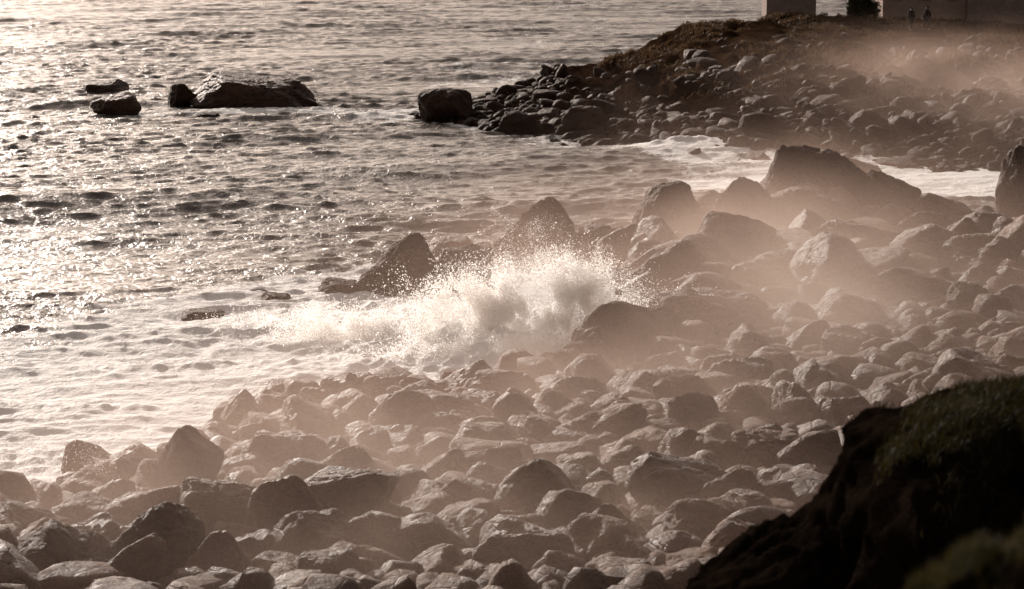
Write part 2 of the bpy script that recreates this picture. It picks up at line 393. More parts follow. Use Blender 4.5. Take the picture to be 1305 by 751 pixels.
heroes = [
 (318,138,160,40,'slab',0,0.7,2,"long flat-topped dark rock standing out of the sea",3),
 (232,136,44,27,'boulder',30,0.9,1,"small dark rock touching a larger sea rock",0),
 (146,148,68,28,'round',10,0.8,2,"low rounded dark rock washed by the sea",0),
 (128,124,70,18,'slab',0,0.9,2,"low flat rock awash with sea water",-6),
 (378,137,54,18,'wedge',180,0.9,2,"low sloping end of a dark sea rock",0),
 (262,152,40,6,'slab',0,0.8,1,"thin rock ledge just above the water",0),
 (568,158,74,42,'round',0,0.9,1,"big rounded dark boulder at the headland tip",0),
 (660,172,50,26,'boulder',0,0.9,1,"dark boulder at the foot of the headland",0),
 (745,168,60,30,'boulder',50,0.9,1,"dark boulder at the foot of the headland",0),
 (684,338,130,82,'peak',20,0.8,1,"tall pointed rock splashed by a breaking wave",0),
 (752,345,66,60,'boulder',80,0.8,1,"upright rock beside the breaking wave",12),
 (722,348,50,34,'boulder',130,0.8,1,"angular rock between two pointed rocks",0),
 (796,336,90,46,'round',160,0.8,1,"low angular rock among the shore rocks",0),
 (773,310,40,18,'boulder',160,0.8,0,"small pale rock in the spray",0),
 (508,384,128,82,'wedge',0,0.55,1,"large dark wedge-shaped rock in the surf",-6),
 (588,378,70,62,'round',10,0.8,1,"dark blocky rock beside the wedge-shaped rock",8),
 (575,332,70,26,'slab',10,0.8,0,"pale wet rock half hidden by spray",4),
 (432,384,60,24,'slab',0,0.8,1,"low dark rock awash in foam",6),
 (352,389,44,13,'slab',0,0.8,1,"low dark rock awash in foam",0),
 (328,381,26,10,'boulder',0,0.8,1,"small dark rock awash in foam",0),
 (254,408,60,9,'slab',0,0.8,1,"thin rock ledge awash in foam",-4),
 (850,326,96,92,'round',0,0.8,1,"tall rounded boulder at the water's edge",6),
 (908,294,60,48,'round',60,0.8,1,"small blocky boulder beside the tall rounded one",0),
 (955,302,84,72,'round',90,0.8,1,"blocky boulder leaning on the rock pile",0),
 (1012,275,108,88,'boulder',75,0.8,1,"large rounded boulder on top of the rock pile",10),
 (1074,275,96,80,'boulder',40,0.8,1,"angular rock at the top of the rock pile",0),
 (1130,286,90,64,'boulder',200,0.8,1,"broad rock in the rock pile",4),
 (1098,252,60,48,'boulder',200,0.8,1,"angular rock at the top of the rock pile",4),
 (1030,310,110,66,'boulder',140,0.8,1,"large boulder in the rock pile",4),
 (1180,318,84,44,'boulder',140,0.8,1,"large boulder in the rock pile",4),
 (1240,322,74,40,'boulder',170,0.8,1,"large boulder in the rock pile",4),
 (935,345,110,68,'round',150,0.8,1,"large boulder in the rock pile",4),
 (885,360,90,56,'round',110,0.8,1,"large boulder in the rock pile",-4),
 (1080,345,110,60,'boulder',10,0.8,2,"broad rock in the rock pile",4),
 (1150,345,90,46,'boulder',80,0.8,2,"large boulder in the rock pile",4),
 (1000,375,110,58,'round',10,0.8,2,"long sloping slab in the rock pile",4),
 (1306,300,76,112,'round',70,0.8,1,"tall dark rock stack above the channel",0),
 (1310,215,26,60,'peak',70,0.8,1,"thin upright rock pinnacle",0),
 (845,388,140,78,'wedge',10,0.8,1,"long sloping rock slab above the breaking wave",0),
 (800,470,160,84,'round',0,0.8,1,"big dark sloping rock met by the breaking wave",-12),
 (755,480,76,56,'boulder',40,0.8,1,"dark rock at the foot of the breaking wave",-8),
 (880,440,130,66,'round',30,0.8,1,"broad sloping rock beside the surf",0),
 (935,425,110,52,'round',30,0.8,2,"broad rock beside the surf",0),
 (240,645,96,98,'boulder',75,0.8,1,"tall upright dark block of rock at the waterline",-4),
 (178,640,66,54,'round',95,0.8,1,"dark boulder leaning at the waterline",0),
 (292,700,160,82,'round',15,0.8,2,"very large rounded boulder on the shore",0),
 (438,692,150,82,'boulder',45,0.8,2,"large angular brown boulder on the shore",-6),
 (362,612,118,56,'round',45,0.8,2,"broad boulder at the edge of the shore",3),
 (305,560,54,48,'round',25,0.8,1,"dark boulder at the water's edge",0),
 (350,545,60,40,'round',25,0.8,2,"rounded boulder at the water's edge",0),
 (400,535,60,38,'boulder',85,0.8,2,"rounded boulder at the water's edge",0),
 (448,520,36,42,'peak',0,0.8,1,"small pointed rock at the water's edge",0),
 (476,526,22,28,'peak',60,0.8,1,"small pointed rock at the water's edge",0),
 (540,530,80,40,'round',60,0.8,2,"broad rounded boulder at the water's edge",0),
 (640,515,90,36,'boulder',20,0.8,2,"broad rounded boulder at the water's edge",0),
 (130,640,50,34,'round',60,0.8,1,"dark boulder wet from the surf",0),
 (95,700,130,60,'round',180,0.9,1,"layered rock ledge sloping into the surf",12),
 (15,725,150,64,'slab',0,0.9,1,"layered rock ledge sloping into the surf",16),
 (70,765,190,74,'slab',0,0.9,1,"large layered rock sloping into the surf",18),
 (190,752,130,100,'round',20,0.9,1,"large rounded dark boulder on the shore",8),
 (1260,360,120,56,'boulder',20,0.9,2,"broad boulder among the shore rocks",3),
 (1165,390,110,46,'round',20,0.9,0,"broad flat boulder among the shore rocks",3),
 (990,612,120,54,'round',160,0.9,0,"broad flat boulder among the shore rocks",3),
 (560,575,100,46,'boulder',160,0.9,2,"broad boulder near the water's edge",3),
 (655,745,110,60,'boulder',100,0.9,2,"large angular boulder on the shore",3),
 (1240,405,70,40,'boulder',10,0.9,1,"dark boulder among the shore rocks",3),
 (730,530,90,46,'boulder',70,0.9,2,"large angular boulder on the shore",3),
 (870,510,80,40,'boulder',30,0.9,2,"sloping boulder among the shore rocks",3),
]
placed = []
hero_n = 0
for k, (cx, by, w, h, st, yaw, dr, dark, lab, roll) in enumerate(heroes):
    g = hit(cx, by - 2)
    dist = math.hypot(g[1], H-g[2])
    hw = w/2*dist/FPX; hh = h*dist/FPX
    v, f = ICO[6] if w > 85 else ICO[5]
    V = v*rock_radius(v, 300+k, st, 18, 1.35)[:, None]
    ya = math.radians(yaw); ro = math.radians(roll)
    if st not in ('wedge', 'slab'):
        R0 = np.array([[math.cos(ya), -math.sin(ya), 0], [math.sin(ya), math.cos(ya), 0], [0, 0, 1]]); V = V@R0.T
    elif yaw >= 90: V = V*np.array([-1, -1, 1])
    lo, hi = V.min(0), V.max(0)
    V[:,0] = (V[:,0]-(lo[0]+hi[0])/2)/((hi[0]-lo[0])/2)*hw
    V[:,1] = (V[:,1]-(lo[1]+hi[1])/2)/((hi[1]-lo[1])/2)*hw*dr
    bury = 0.30*hh
    V[:,2] = (V[:,2]-lo[2])/(hi[2]-lo[2])*(hh+bury)-bury
    R1 = np.array([[math.cos(ro), 0, math.sin(ro)], [0, 1, 0], [-math.sin(ro), 0, math.cos(ro)]]); V = V@R1.T
    me = mk_mesh("sea_rock", V, f)
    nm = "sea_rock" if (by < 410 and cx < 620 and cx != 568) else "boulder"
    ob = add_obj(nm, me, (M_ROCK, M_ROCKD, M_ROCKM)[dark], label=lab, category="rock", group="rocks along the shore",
            loc=(g[0], g[1]+hw*dr*0.55, g[2]))
    placed.append((g[0], g[1]+hw*dr*0.55, hw*0.72)); hero_n += 1

cell = 3.0; gridd = {}
def addp(x, y, r): gridd.setdefault((int(x//cell), int(y//cell)), []).append((x, y, r))
def ok(x, y, r, kf):
    cx, cy = int(x//cell), int(y//cell)
    for i in (-1, 0, 1):
        for j in (-1, 0, 1):
            for (a_, b_, c_) in gridd.get((cx+i, cy+j), ()):
                if (a_-x)**2+(b_-y)**2 < (kf*(r+c_))**2: return False
    return True
for q in placed: addp(*q)
rocks = []
def throw(n, gen, rr, kf):
    U = gen(n)
    for i in range(len(U)):
        x_, y_ = U[i]; r = random.uniform(*rr)
        if ok(x_, y_, r, kf): addp(x_, y_, r); rocks.append((x_, y_, r))
def gen_beach(n):
    y_ = 38+82*rng.random(n*2)**0.9; x_ = (rng.random(n*2)*0.56-0.27)*y_
    sd = sdist(x_, y_); k = sd > -0.9+1.6*rng.random(n*2)**0.6
    k &= ~((x_ > PK[0]+6) & (sd < 1.2) & (y_ > 95))
    return np.stack([x_[k], y_[k]], 1)
def gen_pile(n):
    g = rng.normal(size=(n, 2)); k = rng.integers(0, 3, n)
    C = np.array([PK, PK2, PK3])[k]; S_ = np.array([(4.5, 3.5), (3.5, 5), (7, 2.5)])[k]
    q = C+g*S_*0.8; sd = sdist(q[:,0], q[:,1])
    return q[sd > np.where(q[:,0] > PK[0]+5, 3.0, 0.6)]
def gen_head(n):
    y_ = 134+75*rng.random(n*2); x_ = -9+70*rng.random(n*2)
    h_ = headland(x_, y_)
    yr_ = np.interp(x_, RX[:,0], RX[:,1]); yf_ = np.interp(x_, FX[:,0], FX[:,1]); t = (y_-yf_)/(yr_-yf_)
    pr = np.where(x_ < 4, 1.0, sstep(0.8, 0.12, t)*0.95+0.04*(t < 0.78))
    nz_ = fbm(x_*0.25, y_*0.18, 0*x_, 15, 3)
    k = (h_ > -0.25) & (y_ < yr_+2-6*(x_ > 10)) & (rng.random(n*2) < pr) & ((nz_ > -0.05) | (t < 0.2) | (x_ < 4))
    return np.stack([x_[k], y_[k]], 1)
throw(200, gen_pile, (0.95, 1.4), 0.60)
throw(70, gen_beach, (0.72, 0.95), 0.78)
throw(1900, gen_beach, (0.50, 0.74), 0.60)
throw(9000, gen_beach, (0.30, 0.48), 0.56)
throw(22000, gen_beach, (0.13, 0.27), 0.56)
nb_ = len(rocks)
throw(60, gen_head, (0.6, 1.1), 0.75)
throw(1300, gen_head, (0.38, 0.7), 0.62)
throw(5500, gen_head, (0.18, 0.36), 0.60)
R = np.array(rocks)
tz = terrain(R[:,0], R[:,1]); dist = np.hypot(R[:,1], H-tz)
u = R[:,0]/R[:,1]
v_ang = (H-tz)/R[:,1]
vis = (np.abs(u) < 0.213) & (v_ang < math.tan(math.radians(16.0))) & (v_ang > math.tan(math.radians(1.8)))
hidden = (u > 0.10) & (v_ang > 0.225)
score = np.where(vis & ~hidden, R[:,2]/dist, 0)
order = np.argsort(-score)
NIND = 298-hero_n
ind = set(order[:NIND].tolist())
LB = {0: "weathered brown granite boulder heaped on the rocky shore", 1: "smooth rounded boulder heaped on the rocky shore",
      2: "pointed angular boulder heaped on the rocky shore", 3: "flat slab-like boulder heaped on the rocky shore"}
RV = {0: [], 1: [], 2: []}; RF = {0: [], 1: [], 2: []}; offs = {0: 0, 1: 0, 2: 0}
for i in range(len(R)):
    x_, y_, r = R[i]
    vi = random.randrange(len(styles))
    head = i >= nb_
    sx, sy, sz = r*random.uniform(1.0, 1.5), r*random.uniform(0.9, 1.15), r*random.uniform(0.7, 1.05)
    if head: sx *= 1.2; sz *= 0.78
    eul = Matrix.Rotation(random.uniform(0, 6.28), 3, 'Z') @ Matrix.Rotation(random.gauss(0, 0.38), 3, 'X') @ Matrix.Rotation(random.gauss(0, 0.38), 3, 'Y')
    M = eul @ Matrix.Diagonal((sx, sy, sz))
    z = tz[i]+sz*(random.uniform(-0.45, 0.25) if head else random.uniform(0.1, 0.5)+0.08)
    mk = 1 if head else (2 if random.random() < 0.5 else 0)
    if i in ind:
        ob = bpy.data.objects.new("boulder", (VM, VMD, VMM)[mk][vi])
        ob.rotation_euler = eul.to_euler(); ob.scale = (sx, sy, sz); ob.location = (x_, y_, z)
        s0 = styles[vi]
        ob["label"] = LB[{'boulder': 0, 'round': 1, 'peak': 2, 'slab': 3}[s0]] if not head else "dark weathered boulder on the headland slope"
        ob["category"] = "rock"; ob["group"] = "rocks along the shore"
        COL.objects.link(ob)
    else:
        sub = 3 if (r/dist[i]*FPX > 8) else 2
        P = VAR[vi][sub]@np.array(M).T+np.array([x_, y_, z])
        RV[mk].append(P); RF[mk].append(ICO[sub][1]+offs[mk]); offs[mk] += len(P)
va, fa_, mi, o_ = [], [], [], 0
for mk in (0, 1, 2):
    v_ = np.concatenate(RV[mk]); f_ = np.concatenate(RF[mk])+o_
    va.append(v_); fa_.append(f_); mi.append(np.full(len(f_), mk, np.int32)); o_ += len(v_)
me = mk_mesh("small_boulders", np.concatenate(va), np.concatenate(fa_))
for q in (M_ROCK, M_ROCKD, M_ROCKM): me.materials.append(q)
me.polygons.foreach_set("material_index", np.concatenate(mi))
add_obj("small_boulders", me, None, kind="stuff", label="countless smaller boulders and cobbles covering the shore", category="rocks")

# ------------------------------------------------------------------ grass
def grass_mat(name, c1, c2):
    m, nt, out = new_mat(name); p = principled(nt, out)
    pos = nt.node('ShaderNodeNewGeometry').outputs['Position']
    nt.l.new(nt.mix(nt.mapr(nt.noise(pos, 3, 3), 0.3, 0.7), c1, c2), p.inputs['Base Color'])
    p.inputs['Roughness'].default_value = 0.7; p.inputs['Specular IOR Level'].default_value = 0.15
    tr = nt.node('ShaderNodeBsdfTranslucent'); tr.inputs[0].default_value = c2+(1,)
    mx = nt.node('ShaderNodeMixShader'); mx.inputs[0].default_value = 0.3
    nt.l.new(p.outputs[0], mx.inputs[1]); nt.l.new(tr.outputs[0], mx.inputs[2]); nt.l.new(mx.outputs[0], out.inputs['Surface'])
    return m
M_GR = grass_mat("green_grass", (0.010, 0.009, 0.003), (0.036, 0.029, 0.009))
M_GR2 = grass_mat("olive_grass", (0.016, 0.015, 0.005), (0.052, 0.043, 0.014))
M_GRD = grass_mat("dry_grass", (0.038, 0.022, 0.012), (0.100, 0.061, 0.032))
def blades(name, pts, hmin, hmax, wid, mat, label, lean=0.5):
    n = len(pts); pts = np.asarray(pts)
    h = rng.uniform(hmin, hmax, n); a_ = rng.uniform(0, 6.28, n); le = rng.uniform(0.1, lean, n)*h
    wa = rng.uniform(0, 6.28, n)
    wv = np.stack([np.cos(wa), np.sin(wa), 0*wa], 1)*(wid*rng.uniform(0.6, 1.3, n))[:, None]
    ld = np.stack([np.cos(a_)*le+0.25*le, np.sin(a_)*le, 0*a_], 1)
    up = np.array([0, 0, 1.0])
    b0 = pts-up*0.02; m1 = pts+ld*0.35+up*(h*0.55)[:, None]; t1 = pts+ld+up*(h*0.95)[:, None]
    V = np.stack([b0-wv, b0+wv, m1-wv*0.7, m1+wv*0.7, t1], 1).reshape(-1, 3)
    o = (np.arange(n)*5)[:, None]
    F = np.concatenate([o+np.array([[0, 1, 3]]), o+np.array([[0, 3, 2]]), o+np.array([[2, 3, 4]])])
    return add_obj(name, mk_mesh(name, V, F), mat, kind="stuff", label=label, category="grass")

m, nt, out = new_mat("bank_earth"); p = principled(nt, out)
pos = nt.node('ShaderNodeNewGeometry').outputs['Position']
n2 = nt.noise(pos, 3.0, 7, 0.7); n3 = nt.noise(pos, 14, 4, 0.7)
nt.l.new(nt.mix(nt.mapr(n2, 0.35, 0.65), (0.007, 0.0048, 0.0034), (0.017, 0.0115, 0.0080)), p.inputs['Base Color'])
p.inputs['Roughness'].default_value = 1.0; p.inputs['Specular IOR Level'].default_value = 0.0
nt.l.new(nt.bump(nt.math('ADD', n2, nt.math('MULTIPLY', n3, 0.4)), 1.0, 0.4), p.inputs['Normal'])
M_EARTH = m
def bank(sil, yc, top, slope, back, xr, y0, y1, seed, name):
    S = np.array([at_y(a_, b_, yc) for a_, b_ in sil])
    xs = np.linspace(xr[0], xr[1], 360); ys = np.linspace(y0, y1, 300)
    Yb, Xb = np.meshgrid(ys, xs, indexing='ij')
    def hf(xx, yy):
        zc = np.interp(xx, S[:,0], S[:,2])
        edge = 0.8*fbm(xx*0.8, xx*0+seed, 0*xx, seed, 4)
        d = (yc-top+edge)-yy
        dd = 0.35*np.log1p(np.exp(np.clip(d/0.35, -30, 30)))
        z = zc-dd*slope-np.clip(yy-yc, 0, 9)*back
        rough = np.clip(d*0.6, 0, 1)
        z = z+0.07*fbm(xx*1.3, yy*1.3, 0*xx, seed+1, 5)+rough*0.30*fbm(xx*1.1, yy*1.1, 0*xx, seed+2, 6)
        z = z+np.where(xx < 3.0, 1, 0)*0.14*fbm(xx*2.2, yy*2.2, 0*xx, seed+8, 5)
        return z, d
    Zb, D_ = hf(Xb, Yb)
    Xj = Xb+0.17*fbm(Zb*2.0, Yb*2.0, 0*Xb, seed+5, 5)
    me = mk_mesh(name, np.stack([Xj.ravel(), Yb.ravel(), Zb.ravel()], 1), grid_faces(300, 360))
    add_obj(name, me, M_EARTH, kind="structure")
    return hf
hf1 = bank([(700,1300),(800,1000),(850,820),(885,716),(940,680),(1005,656),(1040,618),(1066,572),(1078,545),(1110,524),(1150,520),(1200,500),(1260,490),(1305,486),(1500,478)],
           22.0, 1.3, 1.15, 1.3, (0.3, 9.5), 12, 27, 61, "grassy_bank")
pts = np.stack([rng.uniform(2.9, 7.5, 60000), rng.uniform(19.5, 22.8, 60000)], 1)
z_, d_ = hf1(pts[:,0], pts[:,1])
pn = fbm(pts[:,0]*1.3, pts[:,1]*1.3, 0*z_, 71, 4)
keep = (d_ < -0.3+0.9*rng.random(len(pts))**2) & (pn > -0.15+0.5*rng.random(len(pts))) & (pts[:,0] > 3.0+0.3*rng.random(len(pts)))
blades("bank_grass", np.stack([pts[:,0], pts[:,1], z_], 1)[keep], 0.02, 0.12, 0.005, M_GR, "short dark olive turf on top of the earth bank", 0.9)
hf2 = bank([(1050,900),(1100,800),(1165,752),(1205,722),(1262,700),(1305,662),(1420,600),(1600,560)], 8.0, 0.5, 0.9, 1.5, (0.9, 3.4), 4.5, 10, 83, "grassy_bank")
pts = np.stack([rng.uniform(1.2, 2.6, 14000), rng.uniform(6.8, 8.4, 14000)], 1); z_, d_ = hf2(pts[:,0], pts[:,1])
blades("bank_grass", np.stack([pts[:,0], pts[:,1], z_], 1), 0.02, 0.07, 0.003, M_GR2, "short olive turf close to the path", 0.9)
n = 130000
hx = rng.uniform(2, 60, n); hy = rng.uniform(150, 214, n); hz = terrain(hx, hy); hh_ = headland(hx, hy)
k = (hh_ > 2.2+1.2*rng.random(n)) & (fbm(hx*0.4, hy*0.3, 0*hx, 77, 3) > -0.2)
for g_ in PEOPLE: k &= ~((np.abs(hx-g_[0]-(hy-g_[1])*0.17) < 1.2) & (hy > g_[1]-20) & (hy < g_[1]+0.6))
blades("headland_grass", np.stack([hx, hy, hz], 1)[k], 0.10, 0.36, 0.05, M_GRD, "dry wind-blown grass along the headland top", 1.2)

# ------------------------------------------------------------------ spray: thin flakes of broken water
def flakes(c, s, n, drift=(0, 0, 0), rmin=0.006, rmax=0.02, sd=0):
    n3_ = int(n*2.6)
    g = rng.normal(0, 1, (n3_, 3)); tt = rng.random(n3_)
    P0 = np.array(c)+g*np.array(s)+tt[:, None]*np.array(drift)
    cl = fbm(P0[:,0]*1.5+P0[:,2]*0.8, P0[:,1]*0.8, P0[:,2]*1.0-P0[:,0]*0.7, 90+sd, 5)
    P0 = P0[(cl > -0.2+0.55*rng.random(n3_)) & (P0[:,2] > 0.1)][:n]
    n = len(P0)
    r = (rmin+rmax*rng.random(n)**3)[:, None]
    a1 = rng.normal(size=(n, 3)); a1 /= np.linalg.norm(a1, axis=1)[:, None]
    a2 = np.cross(a1, rng.normal(size=(n, 3))); a2 /= np.linalg.norm(a2, axis=1)[:, None]
    V = np.stack([P0-a1*r, P0+a2*r, P0+a1*r, P0-a2*r], 1).reshape(-1, 3)
    return V, np.arange(len(V)).reshape(-1, 4)
m, nt, out = new_mat("sea_spray")
p = nt.node('ShaderNodeBsdfDiffuse'); p.inputs[0].default_value = (0.95, 0.93, 0.91, 1)
tr = nt.node('ShaderNodeBsdfTranslucent'); tr.inputs[0].default_value = (0.98, 0.96, 0.94, 1)
mx = nt.node('ShaderNodeMixShader'); mx.inputs[0].default_value = 0.8
nt.l.new(p.outputs[0], mx.inputs[1]); nt.l.new(tr.outputs[0], mx.inputs[2]); nt.l.new(mx.outputs[0], out.inputs['Surface'])
M_SPRAY = m
VV, FF, o_ = [], [], 0
for sd, (px_, py_, yy, s, n, dr_, r0, rm) in enumerate(((665, 412, 76.5, (1.6, 0.4, 0.68), 170000, (0,0,0.35), .009, .018), (728, 388, 76.5, (0.6, 0.25, 0.60), 50000, (0.4,0,0.3), .009, .018),
        (690, 352, 78, (1.0, 0.4, 0.38), 14000, (0.3,0,0.4), .008, .012), (670, 300, 80, (0.8, 0.5, 0.28), 1800, (0,0,0.3), .006, .009), (560, 424, 78.5, (2.6, 0.5, 0.32), 110000, (0,0,0.2), .009, .016),
        (520, 345, 87, (1.0, 0.6, 0.3), 300, (0,0,0.3), .007, .008), (650, 455, 74.5, (1.8, 0.4, 0.36), 80000, (0,0,0.2), .009, .016), (490, 405, 82, (2.2, 0.5, 0.22), 34000, (0,0,0.1), .009, .014),
        (35, 610, 56.5, (1.1, 1.0, 0.30), 6000, (0,0,0.4), .005, .010))):
    V, F = flakes(at_y(px_, py_, yy), s, n, dr_, r0, rm, sd); VV.append(V); FF.append(F+o_); o_ += len(V)
add_obj("spray_droplets", mk_mesh("spray_droplets", np.concatenate(VV), np.concatenate(FF), False), M_SPRAY, kind="stuff",
        label="white water droplets thrown up by the breaking wave", category="spray")

# ------------------------------------------------------------------ mist: voxel volumes
def vol_mat(name, col, g, rate):
    m, nt, out = new_mat(name)
    at = nt.node('ShaderNodeAttribute', attribute_name="density")
    sc = nt.node('ShaderNodeVolumeScatter'); sc.inputs['Color'].default_value = col+(1,); sc.inputs['Anisotropy'].default_value = g
    nt.l.new(at.outputs['Fac'], sc.inputs['Density']); nt.l.new(sc.outputs[0], out.inputs['Volume'])
    m.cycles.volume_step_rate = rate
    return m
def fog(name, mn, mx_, vox, blobs, mat, label, dens, nscale, base=0.0, billow=False, floor=0.3, th=(0.40, 0.62)):
    g = bpy.data.node_groups.new(name, 'GeometryNodeTree')
    g.interface.new_socket("Geometry", in_out='OUTPUT', socket_type='NodeSocketGeometry')
    nt = NT(g)
    pos = nt.node('GeometryNodeInputPosition').outputs[0]
    env = None
    for (c, s, a_) in blobs:
        d = nt.vmath('DIVIDE', nt.vmath('SUBTRACT', pos, tuple(float(q) for q in c)), tuple(float(q) for q in s))
        e = nt.math('MULTIPLY', nt.math('EXPONENT', nt.math('MULTIPLY', nt.vmath('DOT_PRODUCT', d, d), -1.0)), a_)
        env = e if env is None else nt.math('ADD', env, e)
    if billow:
        nz = nt.noise(pos, nscale, 6, 0.68, 0.5)
        den = nt.mapr(nt.math('SUBTRACT', env, nt.math('MULTIPLY', nt.math('SUBTRACT', nz, 0.26), 1.7)), 0.0, 0.9)
        den = nt.math('MULTIPLY', den, dens)
    else:
        nz = nt.mapr(nt.noise(nt.vmath('MULTIPLY', pos, (1.0, 0.75, 1.6)), nscale, 3, 0.55, 0.7), th[0], th[1], floor, 1.0)
        den = nt.math('MULTIPLY', nt.math('MULTIPLY', env, nz), dens)
        den = nt.math('MAXIMUM', nt.math('SUBTRACT', den, 0.0005), 0.0)
    vc = nt.node('GeometryNodeVolumeCube')
    nt.l.new(den, vc.inputs['Density']); vc.inputs['Min'].default_value = mn; vc.inputs['Max'].default_value = mx_
    for ax, (lo, hi, v_) in zip('XYZ', zip(mn, mx_, vox)): vc.inputs['Resolution '+ax].default_value = max(4, int((hi-lo)/v_))
    sm = nt.node('GeometryNodeSetMaterial'); sm.inputs['Material'].default_value = mat
    go = nt.node('NodeGroupOutput')
    nt.l.new(vc.outputs[0], sm.inputs[0]); nt.l.new(sm.outputs[0], go.inputs[0])
    me = bpy.data.meshes.new(name); me.materials.append(mat)
    ob = add_obj(name, me, None, kind="stuff", label=label, category="mist")
    md = ob.modifiers.new("Volume", 'NODES'); md.node_group = g
    return ob
WM = (1.0, 0.74, 0.61)
M_MIST = vol_mat("salt_mist", WM, 0.5, 2.5); M_WSPR = vol_mat("white_spray", (1.0, 0.94, 0.89), 0.58, 2.0)
def mc(px_, py_, z):
    g = W(px_, py_, z); return (g[0], g[1], z)
fog("sea_mist", (-28, 41, -0.5), (46, 205, 8.0), (1.0, 1.3, 0.7),
    [(mc(930, 345, 1.4), (8, 12, 2.4), 0.85), (mc(1020, 250, 1.6), (8, 10, 2.2), 0.45), (mc(1230, 130, 2.0), (9, 18, 3.0), 0.8), (mc(1180, 400, 1.5), (9, 14, 2.2), 0.7),
     (mc(560, 580, 1.0), (8, 6, 1.9), 0.85), (mc(600, 700, 1.0), (9, 6, 1.9), 0.9), (mc(200, 720, 1.0), (9, 6, 1.7), 0.65), (mc(850, 500, 1.0), (10, 9, 1.8), 0.65),
     ((13, 72, 0.5), (20, 24, 3.0), 0.32), ((26, 155, 0.5), (22, 24, 3.2), 0.10)],
    M_MIST, "warm sea mist drifting over the rocky shore", 0.047, 0.16)
fog("wave_spray", (-9, 70, 0.0), (6, 88, 6.0), (0.13, 0.16, 0.11),
    [(at_y(680, 410, 77), (2.9, 1.7, 1.6), 1.2), (at_y(732, 385, 77.3), (1.3, 1.0, 1.3), 0.95), (at_y(668, 355, 78.5), (1.7, 1.0, 0.9), 0.8), (at_y(560, 422, 79), (4.8, 2.8, 1.05), 1.1)],
    M_WSPR, "white burst of spray from a wave hitting rocks", 0.16, 1.3, billow=True)

# ------------------------------------------------------------------ buildings
def box_me(name, sx, sy, sz, bev=0.03):
    bm = bmesh.new(); bmesh.ops.create_cube(bm, size=1.0)
    for v in bm.verts: v.co = Vector((v.co.x*sx, v.co.y*sy, (v.co.z+0.5)*sz))
    bmesh.ops.bevel(bm, geom=bm.edges[:], offset=bev, segments=2, affect='EDGES')
    me = bpy.data.meshes.new(name); bm.to_mesh(me); bm.free(); return me
def gable_me(name, sx, sy, h, ov=0.25):
    bm = bmesh.new()
    X_, Y_ = sx/2+ov, sy/2+ov
    pr = [(-Y_, 0), (0, h), (Y_, 0), (Y_-0.12, -0.1), (0, h-0.18), (-Y_+0.12, -0.1)]
    a_ = [bm.verts.new((-X_, p_[0], p_[1])) for p_ in pr]; b_ = [bm.verts.new((X_, p_[0], p_[1])) for p_ in pr]
    n_ = len(pr)
    for i in range(n_): bm.faces.new((a_[i], a_[(i+1) % n_], b_[(i+1) % n_], b_[i]))
    bm.faces.new(a_[::-1]); bm.faces.new(b_)
    bmesh.ops.recalc_face_normals(bm, faces=bm.faces)
    me = bpy.data.meshes.new(name); bm.to_mesh(me); bm.free(); return me
def stone_mat(name, c1, c2):
    m, nt, out = new_mat(name); p = principled(nt, out)
    tc = nt.node('ShaderNodeTexCoord').outputs['Object']
    br = nt.node('ShaderNodeTexBrick'); nt.l.new(nt.mapping(tc, (1, 1, 1), (math.pi/2, 0, 0)), br.inputs['Vector'])
    br.inputs['Scale'].default_value = 2.2; br.inputs['Color1'].default_value = c1+(1,); br.inputs['Color2'].default_value = c2+(1,)
    br.inputs['Mortar'].default_value = tuple(v*0.5 for v in c1)+(1,)
    n = nt.noise(tc, 2, 6, 0.7)
    nt.l.new(nt.mix(nt.mapr(n, 0.35, 0.65, 0, 0.6), br.outputs[0], tuple(v*0.6 for v in c1)), p.inputs['Base Color'])
    p.inputs['Roughness'].default_value = 0.9
    nt.l.new(nt.bump(n, 0.8, 0.1), p.inputs['Normal'])
    return m
M_STONE = stone_mat("wall_stone", (0.24, 0.17, 0.135), (0.30, 0.21, 0.17)); M_STONED = stone_mat("brown_wall_stone", (0.34, 0.235, 0.18), (0.41, 0.28, 0.22))
def flat(name, c, r=0.6):
    m, nt, out = new_mat(name); p = principled(nt, out)
    pos = nt.node('ShaderNodeNewGeometry').outputs['Position']
    nt.l.new(nt.mix(nt.mapr(nt.noise(pos, 5, 4), 0.3, 0.7), tuple(v*0.75 for v in c), c), p.inputs['Base Color']); p.inputs['Roughness'].default_value = r
    return m
M_SLATE = flat("roof_slate", (0.09, 0.08, 0.08)); M_GLASS = flat("dark_glass", (0.02, 0.02, 0.02), 0.15); M_WOOD = flat("door_wood", (0.1, 0.07, 0.05))
def house(px0, px1, y_, zb, depth, hgt_, wm, label, nwin):
    a_ = at_y(px0, 10, y_)[0]; b_ = at_y(px1, 10, y_)[0]; w = b_-a_
    e = bpy.data.objects.new("stone_house", None); COL.objects.link(e); e.location = ((a_+b_)/2, y_+depth/2, zb)
    e["label"] = label; e["category"] = "house"
    add_obj("wall", box_me("wall", w, depth, hgt_), wm, parent=e)
    r = add_obj("roof", gable_me("roof", w, depth, 1.9), M_SLATE, parent=e); r.location = (0, 0, hgt_+0.11)
    ch = add_obj("chimney", box_me("chimney", 0.6, 0.6, 1.2), wm, parent=r); ch.location = (w/2-0.5, 0, 1.25)
    for i in range(nwin):
        wx_ = -w/2+w*(i+0.5)/nwin
        wd = add_obj("window", box_me("window", 0.8, 0.06, 0.9, 0.01), M_GLASS, parent=e); wd.location = (wx_, -depth/2-0.025, 2.15)
        s_ = add_obj("sill", box_me("sill", 1.0, 0.16, 0.08, 0.01), M_STONE, parent=wd); s_.location = (0, -0.03, -0.085)
def tz1(x_, y_): return float(terrain(np.array([float(x_)]), np.array([float(y_)]))[0])
